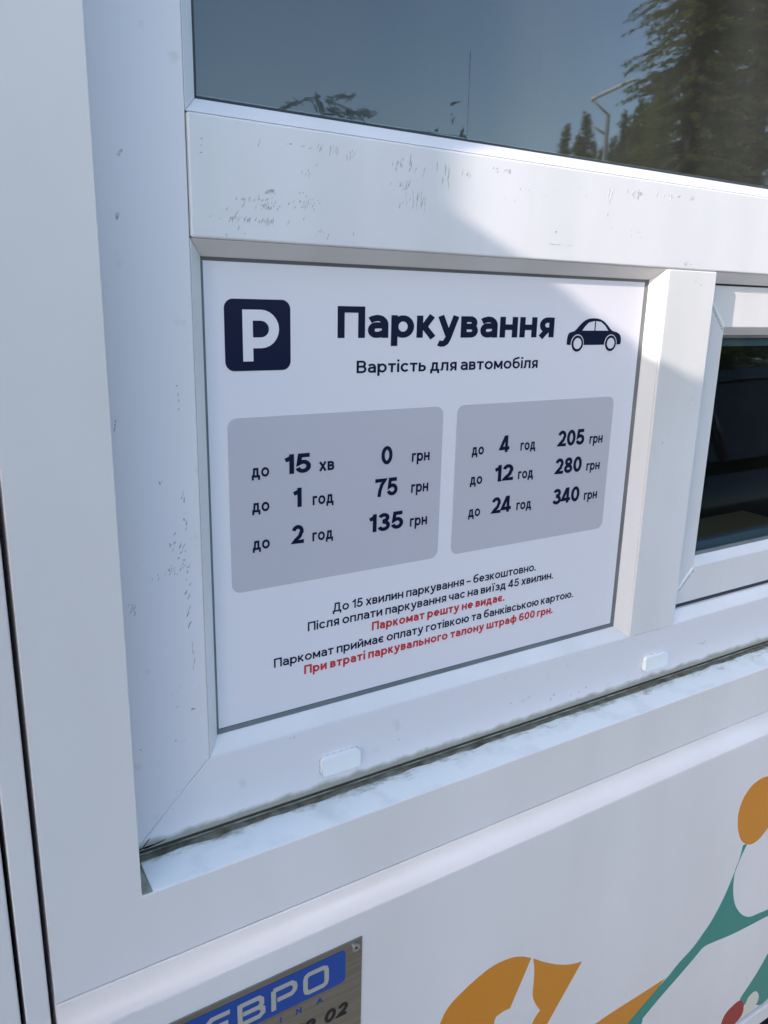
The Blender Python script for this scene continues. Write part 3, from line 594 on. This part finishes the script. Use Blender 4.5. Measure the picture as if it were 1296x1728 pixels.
for s, a, b, zb, c in (('До 15 хвилин паркування – безкоштовно.', .3622, .6408, -.3076, NA), ('Після оплати паркування час на виїзд 45 хвилин.', .3336, .6706, -.3228, NA), ('Паркомат решту не видає.', .4098, .5941, -.3379, RE),
                       ('Паркомат приймає оплату готівкою та банківською картою.', .2958, .7084, -.3543, NA), ('При втраті паркувального талону штраф 600 грн.', .3292, .6748, -.3694, RE)):
    text('note_text', s, a, b, zb, .0098, c, S, Y1, wt=.195 if c is RE else .16)
# car symbol
body = [(.6630, -.0380), (.6628, -.0330), (.6640, -.0285), (.6665, -.0262), (.6735, -.0245), (.6785, -.0205), (.6850, -.0150), (.6930, -.0112), (.7030, -.0100), (.7130, -.0110), (.7210, -.0142), (.7285, -.0195), (.7345, -.0240), (.7430, -.0258), (.7490, -.0290), (.7508, -.0330), (.7512, -.0375), (.7500, -.0398), (.7440, -.0400), (.7225, -.0402), (.6890, -.0402), (.6650, -.0400)]
cs = prism('car_symbol', body, Y1, -.0005, NA, S, smoothpts=2)
WIN = [[(.6855, -.0240), (.6895, -.0195), (.6950, -.0150), (.7040, -.0132), (.7048, -.0132), (.7048, -.0240)], [(.7068, -.0132), (.7150, -.0142), (.7215, -.0180), (.7280, -.0240), (.7068, -.0240)]]
for q in WIN: prism('car_symbol_window', q, Y1 - .0002, -.0006, M['print'], cs)
def disc(cx, cz, r, n=28): return [(cx + r * math.cos(2 * math.pi * i / n), cz + r * math.sin(2 * math.pi * i / n)) for i in range(n)]
for cx in (.6790, .7335):
    prism('car_symbol_wheel', disc(cx, -.0385, .0102), Y1 - .0002, -.0006, M['print'], cs)
    prism('car_symbol_wheel', disc(cx, -.0385, .0092), Y1 - .0004, -.0006, NA, cs)
    prism('car_symbol_wheel', disc(cx, -.0385, .0062), Y1 - .0006, -.0006, M['print'], cs)

# ================================================================ maker's plate
PY = LY - .0016
PL = empty('maker_plate', (.24, LY, Z0 - .76)); PL['worldspace'] = 1
tag(PL, 'small metal maker plate with blue lettered field screwed to the panel under the window', 'nameplate')
box('plate_sheet', .118, .3528, PY, LY - .0001, -.76, -.6362, M['steel'], PL, bevel=.0003)
prism('blue_field', rrect(.135, .3328, -.6825, -.6427, .005), PY - .0003, PY + .0001, M['plate_blue'], PL)
Ys = PY - .0006
def stroke(name, polys, m, par):
    o = None
    bm = bmesh.new()
    for pts, wd in polys:
        P = [Vector((p[0], p[1])) for p in pts]; L = []; Rr = []
        for i, p in enumerate(P):
            a = (p - P[i - 1]).normalized() if i > 0 else None; b = (P[i + 1] - p).normalized() if i < len(P) - 1 else None
            if a is None: a = b
            if b is None: b = a
            t = (a + b).normalized() if (a + b).length > 1e-6 else a; nrm = Vector((-t.y, t.x)); k = wd / 2 / max(.45, nrm.dot(Vector((-a.y, a.x))))
            L.append(p + nrm * k); Rr.append(p - nrm * k)
        yo = Ys - .00003 * polys.index((pts, wd)); va = [(bm.verts.new((u.x, yo, u.y + Z0)), bm.verts.new((v.x, yo, v.y + Z0))) for u, v in zip(L, Rr)]
        for i in range(len(va) - 1): bm.faces.new((va[i][0], va[i][1], va[i + 1][1], va[i + 1][0]))
    bmesh.ops.recalc_face_normals(bm, faces=bm.faces)
    r = bmesh.ops.extrude_face_region(bm, geom=list(bm.faces))
    for e in r['geom']:
        if isinstance(e, bmesh.types.BMVert): e.co.y += .0004
    bmesh.ops.recalc_face_normals(bm, faces=bm.faces)
    me = bpy.data.meshes.new(name); bm.to_mesh(me); bm.free(); return link(name, me, m, par)
zt, zb_, lw = -.6525, -.6745, .0050
def lx(x): return x
def E_(x, w_): return [([(x + w_, zt), (x + .004, zt), (x + .0008, zt - .003), (x, zt - .006), (x, zb_ + .006), (x + .0008, zb_ + .003), (x + .004, zb_), (x + w_, zb_)], lw), ([(x + .003, (zt + zb_) / 2), (x + w_ - .002, (zt + zb_) / 2)], lw)]
def P_(x, w_): return [([(x, zb_ - .002), (x, zt)], lw), ([(x, zt), (x + w_ - .004, zt), (x + w_ - .0008, zt - .003), (x + w_, zt - .0065), (x + w_ - .0008, zt - .010), (x + w_ - .004, zt - .013), (x + .004, zt - .013)], lw)]
def V_(x, w_): 
    zm = (zt + zb_) / 2
    return [([(x, zb_ - .002), (x, zt + .002)], lw), ([(x, zt), (x + w_ - .004, zt), (x + w_ - .001, zt - .003), (x + w_ - .001, zm + .003), (x + w_ - .004, zm), (x + .003, zm)], lw), ([(x + w_ - .004, zm), (x + w_, zm - .003), (x + w_, zb_ + .003), (x + w_ - .004, zb_), (x, zb_)], lw)]
def O_(x, w_): return [([(x + w_ / 2, zt), (x + w_ - .004, zt), (x + w_ - .001, zt - .0015), (x + w_, zt - .005), (x + w_, zb_ + .005), (x + w_ - .001, zb_ + .0015), (x + w_ - .004, zb_), (x + .004, zb_), (x + .001, zb_ + .0015), (x, zb_ + .005), (x, zt - .005), (x + .001, zt - .0015), (x + .004, zt), (x + w_ / 2, zt)], lw)]
stroke('plate_letter', E_(.1850, .022), M['steel_letter'], PL); stroke('plate_letter', V_(.2170, .0235), M['steel_letter'], PL)
stroke('plate_letter', P_(.2520, .0235), M['steel_letter'], PL); stroke('plate_letter', O_(.2868, .0240), M['steel_letter'], PL)
for s, a, b in (('I', .2588, .2602), ('N', .2765, .2825), ('A', .2998, .3066)): text('plate_caption', s, a, b, -.6950, .0060, M['plate_blue'], PL, Ys, wt=.16)
text('plate_number', '12', .2730, .2960, -.7255, .0150, M['black'], PL, Ys, wt=.2, ital=.2)
text('plate_number', '02', .3075, .3343, -.7255, .0155, M['black'], PL, Ys, wt=.2, ital=.2)
for sx_, sz_ in ((.3446, -.6450), (.126, -.645), (.3446, -.752), (.126, -.752)):
    s_ = prism('screw', disc(sx_, sz_, .0046, 20), PY - .0022, PY, M['rim'], PL, bevel=.0012)
    prism('screw_recess', disc(sx_, sz_, .0016, 6), PY - .0024, PY - .0018, M['black'], s_)

# ================================================================ inside the booth
dk = box('desk_top', .15, 2.1, .12, .62, -.78, -.75, M['desk'], None)
D = empty('desk', (1.1, .37, Z0 - 1.50)); D['worldspace'] = 1; tag(D, 'brown desk inside the dark booth below the windows', 'desk')
dk.parent = D; dk.matrix_parent_inverse = Matrix.Translation(-Vector(D.location))
for x in (.2, 2.0): box('leg', x, x + .05, .15, .58, -1.50, -.781, M['desk'], D)
cb = box('cardboard_box', 1.50, 1.86, .25, .52, -.7498, -.50, M['card'], None); tag(cb, 'brown cardboard box on the desk behind the sliding window', 'box')

# ================================================================ plank screen added out of view to cut the edge of the sun patch
TS = empty('added_shade_screen', (-1.9, -.75, .02)); TS['worldspace'] = 1
tag(TS, 'brown plank fence screen with stepped sloping top, added out of view to shade the kiosk front', 'blocker')
ty = -.66
SXE = .4925 - (-ty + .0225 - .0195) / .250 * .918
def topz(x): return 1.5 if x < SXE - .001 else .09 + (-ty + .003) / .250 * .309 - .425 * (x - SXE)
x = -4.22
xs = []
while x < -1.08:
    x2 = x + .118
    if x < SXE - 1e-4 < x2: x2 = SXE
    e = -.045 if x < SXE - .01 else random.choice([-.018, .012, -.006, .02, -.012, .004]); z1 = topz(x + 1e-4) + e; z2 = topz(x2 - 1e-4) + e
    vs = [(x + .001, ty, .05), (x2 - .001, ty, .05), (x2 - .001, ty, z2 + Z0), (x + .001, ty, z1 + Z0)]; vs += [(a, ty - .022, c_) for a, b_, c_ in vs]
    link('plank', mesh('plank', vs, BOXF), M['timber'], TS); x = x2
for xa, xb in ((-4.23, SXE - .0015),):
    za, zb2 = topz(xa + 1e-4), topz(xb - 1e-4)
    vs = [(xa, ty + .01, za - .05), (xb, ty + .01, zb2 - .05), (xb, ty + .01, zb2), (xa, ty + .01, za)]; vs = [(a, b_, c_ + Z0) for a, b_, c_ in vs]; vs += [(a, ty - .034, c_) for a, b_, c_ in vs]
    link('cap_rail', mesh('cap_rail', vs, BOXF), M['timber'], TS)
for xp in (-4.0, SXE - .6, -1.75, -1.15): box('post', xp, xp + .07, ty - .095, ty - .0225, -1.62, topz(xp + .07) - .08, M['timber'], TS)

# ================================================================ spruces
def spruce(name, h, rb, seed, dens=1., leaf=.22, first=.06, ex=.8):
    rnd = random.Random(seed); e = empty(name, (0, 0, 0))
    tubeobj('trunk', [(0, 0, 0), (.02, 0, h * .5), (0, 0, h * .985)], [h * .018, h * .011, .01], M['bark'], e)
    vs = []; fs = []
    z = h * first
    while z < h * .99:
        t = z / h; L0 = rb * (1 - t) ** ex + .08
        nb = max(3, int((5 + 4 * (1 - t)) * dens))
        for k in range(nb):
            a = rnd.uniform(0, 2 * math.pi); L = L0 * rnd.uniform(.62, 1.12); dz = rnd.uniform(-.15, .1); droop = rnd.uniform(.15, .42) if t < .75 else rnd.uniform(-.5, .0)
            ns = max(3, int(L / (leaf * .42)))
            for i in range(ns):
                u = (i + .6) / ns; r = L * u; zz = z + dz - droop * L * u * u + .15 * L * max(0, u - .7)
                wdt = leaf * (1.15 - .5 * u)
                for q in range(3):
                    c = Vector((r * math.cos(a), r * math.sin(a), zz)) + Vector((rnd.gauss(0, wdt * .35), rnd.gauss(0, wdt * .35), rnd.gauss(0, wdt * .2)))
                    a2 = a + rnd.uniform(-1.1, 1.1); d1 = Vector((math.cos(a2), math.sin(a2), rnd.uniform(-.7, -.1))).normalized() * wdt * rnd.uniform(.8, 1.5)
                    d2 = Vector((-math.sin(a2), math.cos(a2), rnd.uniform(-.4, .4))).normalized() * wdt * rnd.uniform(.14, .3)
                    k0 = len(vs); vs += [c - d2, c + d1 * .5 - d2 * .9, c + d1, c + d1 * .5 + d2 * .9, c + d2]
                    fs.append((k0, k0 + 1, k0 + 2, k0 + 3, k0 + 4))
        z += max(.06, .34 * leaf / .22 * (1 - t * .5)) * rnd.uniform(.7, 1.2)
    me = bpy.data.meshes.new('crown'); me.from_pydata([tuple(v) for v in vs], [], fs); me.update()
    link('crown', me, M['needles'], e)
    return e
def place(o, az, r, rot=0., s=1.):        # az measured from +x towards the car park, r metres from the eye
    o.location = (r * math.cos(R(az)), -(r * math.sin(R(az)) - .6687) , 0.); o.rotation_euler = (0, 0, rot); o.scale = (s, s, s)
g1 = 'tall spruces across the car park'
t1 = spruce('spruce_tree', 11.8, 1.45, 11, dens=1.25, leaf=.095, ex=.38); place(t1, 38.7, 15)
tag(t1, 'tall spruce mirrored in the upper glass, the left one of the big pair', 'tree', g1)
t2 = copy_tree(t1); place(t2, 34.9, 15.6, 2.1, 1.06); t2['label'] = 'tall spruce mirrored at the right edge of the upper glass'
t3 = copy_tree(t1); place(t3, 30.5, 17, 4.0, 1.1); t3['label'] = 'tall spruce beyond the right end of the upper glass'
t4 = copy_tree(t1); place(t4, 37.0, 21, 3.0, .95); t4['label'] = 'tall spruce standing behind the mirrored pair'
t5 = copy_tree(t1); place(t5, 40.3, 25, 5.0, .66); t5['label'] = 'middle sized spruce mirrored at the left foot of the big pair'
g2 = 'small spruces far off in the glass'
f1 = spruce('spruce_tree', 10.2, 1.9, 5, dens=1.7, leaf=.12, first=.45, ex=.85)
far = [(47.3, 46, .93), (46.3, 42, 1.0), (45.5, 43, .98), (45.1, 41, 1.03), (44.5, 45, .98), (43.3, 44, .98), (42.7, 42, 1.05), (42.2, 43, 1.02), (41.8, 40, 1.05), (41.3, 42, 1.08), (40.9, 38, 1.1), (48.4, 48, .86), (50.0, 50, .80), (44.0, 48, 1.0)]
FL = ['small distant spruce mirrored left of the street lamp, second from the left', 'small distant spruce mirrored left of the street lamp, with the widest crown', 'small distant spruce just left of the lamp pole, behind its neighbour', 'tallest small spruce mirrored left of the lamp pole', 'small distant spruce whose tip shows close left of the lamp pole', 'small distant spruce whose tip shows close right of the lamp pole',
      'small spruce mirrored right of the lamp, highest of its clump', 'small spruce mirrored right of the lamp, middle of its clump', 'small spruce mirrored right of the lamp, nearly touching the big crown', 'small spruce half merged with the foot of the big spruce crown', 'small spruce hidden mostly by the big spruce crown', 'low distant spruce at the left end of the mirrored row', 'lowest distant spruce, standing apart at the far left of the row', 'distant spruce straight behind the lamp pole in the mirrored row']
for i, (az, r, s) in enumerate(far):
    o = f1 if i == 0 else copy_tree(f1); place(o, az, r, i * 1.7, s)
    tag(o, FL[i], 'tree', g2)

# ================================================================ lamp post
def lamp_post():
    e = empty('street_lamp', (0, 0, 0))
    tubeobj('pole', [(0, 0, 0), (0, 0, 3.5), (0, 0, 7.1)], [.10, .08, .06], M['lamp_grey'], e, 12)
    for sgn, z, L in ((1, 7.1, .62), (-1, 6.55, .5)):
        tubeobj('arm', [(0, 0, z), (-.52 * (1 if sgn > 0 else .8), 0, z + .42 * (1 if sgn > 0 else .6))], .035, M['lamp_grey'], e)
    a = Vector((-.52, 0, 7.52)); bq = Vector((.62, 0, 8.0)); d = (bq - a); 
    vs = []
    for p, wd in ((a, .10), (bq, .06)):
        for yy, zz in ((-wd, -.04), (wd, -.04), (wd, .05), (-wd, .05)): vs.append((p.x, p.y + yy, p.z + zz))
    link('lamp_head', mesh('lamp_head', vs, [(0, 1, 2, 3), (7, 6, 5, 4), (0, 4, 5, 1), (1, 5, 6, 2), (2, 6, 7, 3), (3, 7, 4, 0)]), M['cap'], e, bevel=.02)
    return e
lpst = lamp_post(); place(lpst, 43.75, 26); lpst.rotation_euler = (0, 0, R(90 - 43.75))
tag(lpst, 'grey street lamp with a bent arm and long pale head, mirrored in the upper glass', 'street lamp')

# ================================================================ parked car
def car():
    e = empty('parked_car', (0, 0, 0))
    # stations along x: (x, z bottom, z belt, half width bottom, half width belt)
    st_ = [(-2.25, .42, .62, .60, .62), (-2.18, .30, .84, .80, .80), (-1.9, .24, .97, .88, .87), (-1.0, .22, 1.0, .91, .90), (.3, .22, .99, .92, .90), (1.0, .22, .97, .91, .88), (1.7, .24, .88, .89, .84), (2.1, .27, .76, .82, .76), (2.25, .38, .62, .62, .62)]
    vs = []; fs = []
    for x, a, b, w0, w1 in st_:
        m_ = (a + b) / 2
        for y, z in ((-w0 * .94, a), (-w0, m_ * .8), (-w1 * 1.01, m_ * 1.15), (-w1 * .93, b), (-w1 * .5, b + .035), (0, b + .045), (w1 * .5, b + .035), (w1 * .93, b), (w1 * 1.01, m_ * 1.15), (w0, m_ * .8), (w0 * .94, a)): vs.append((x, y, z))
    n = 11
    for i in range(len(st_) - 1):
        for j in range(n): fs.append((i * n + j, i * n + (j + 1) % n, (i + 1) * n + (j + 1) % n, (i + 1) * n + j))
    fs.append(tuple(range(n))); fs.append(tuple(range((len(st_) - 1) * n, len(st_) * n)))
    b_ = link('body', mesh('body', vs, fs), M['car_black'], e, smooth=True); sb = b_.modifiers.new('s', 'SUBSURF'); sb.levels = sb.render_levels = 2
    # greenhouse and roof
    def loft(name, sts, m, nlev=1):
        vs = []; fs = []
        for x, z0, z1, w0, w1 in sts:
            for y, z in ((-w0, z0), (-w1, z1), (0, z1 + .02), (w1, z1), (w0, z0)): vs.append((x, y, z))
        for i in range(len(sts) - 1):
            for j in range(5): fs.append((i * 5 + j, i * 5 + (j + 1) % 5, i * 5 + 5 + (j + 1) % 5, i * 5 + 5 + j))
        fs.append(tuple(range(5))); fs.append(tuple(range(len(sts) * 5 - 5, len(sts) * 5)))
        return link(name, mesh(name, vs, fs), m, e)
    loft('cabin_glass', [(-2.02, .97, .99, .80, .78), (-1.55, .99, 1.36, .84, .64), (-.2, 1.0, 1.43, .85, .66), (.35, 1.0, 1.38, .85, .64), (1.15, .97, .99, .80, .78)], M['car_glass'])
    loft('roof', [(-1.62, 1.355, 1.385, .66, .62), (-.9, 1.40, 1.45, .675, .62), (-.2, 1.41, 1.46, .68, .62), (.38, 1.365, 1.395, .66, .60)], M['car_black'])
    for s in (-1, 1):
        for x0, z0, x1, z1 in ((1.12, .99, .36, 1.39), (-1.98, .98, -1.56, 1.38), (-.35, 1.0, -.42, 1.43), (-1.2, 1.0, -1.22, 1.40)):
            y0, y1 = s * .835, s * .655
            tubeobj('pillar', [(x0, y0, z0), (x1, y1, z1)], .028, M['car_black'], e, 6)
        for x in (-1.35, 1.38):
            vs_, fs_ = tube([(x, s * .68, .33), (x, s * .90, .33)], .33, 24); wh = link('wheel', mesh('wheel', vs_, fs_), M['tyre'], e, smooth=False)
            vs_, fs_ = tube([(x, s * .88, .33), (x, s * .915, .33)], .21, 12); link('rim', mesh('rim', vs_, fs_), M['rim'], wh)
        link('headlight', mesh('headlight', boxv(2.05, 2.17, *sorted((s * .56, s * .80)), .62, .72), BOXF), M['car_lamp'], e, bevel=.02)
        link('mirror', mesh('mirror', boxv(.78, .92, *sorted((s * .88, s * 1.06)), .97, 1.1), BOXF), M['car_black'], e, bevel=.03)
    return e
cr = car(); cr.location = (4.6, -2.35, .02); cr.rotation_euler = (0, 0, R(3)); cr.scale = (1, 1, .90)
tag(cr, 'black hatchback parked facing along the kiosk front, mirrored dark in the sliding window', 'car')
c2 = copy_tree(cr); c2.location = (-.5, -2.75, .02); c2.rotation_euler = (0, 0, R(-2)); c2['label'] = 'black hatchback added unseen behind the camera to block low sky light from the kiosk'  # second car added out of view, darkens the lower kiosk front
cr['group'] = c2['group'] = 'black cars on the car park'
for o in list(sc.objects):
    if o.get('worldspace'): del o['worldspace']
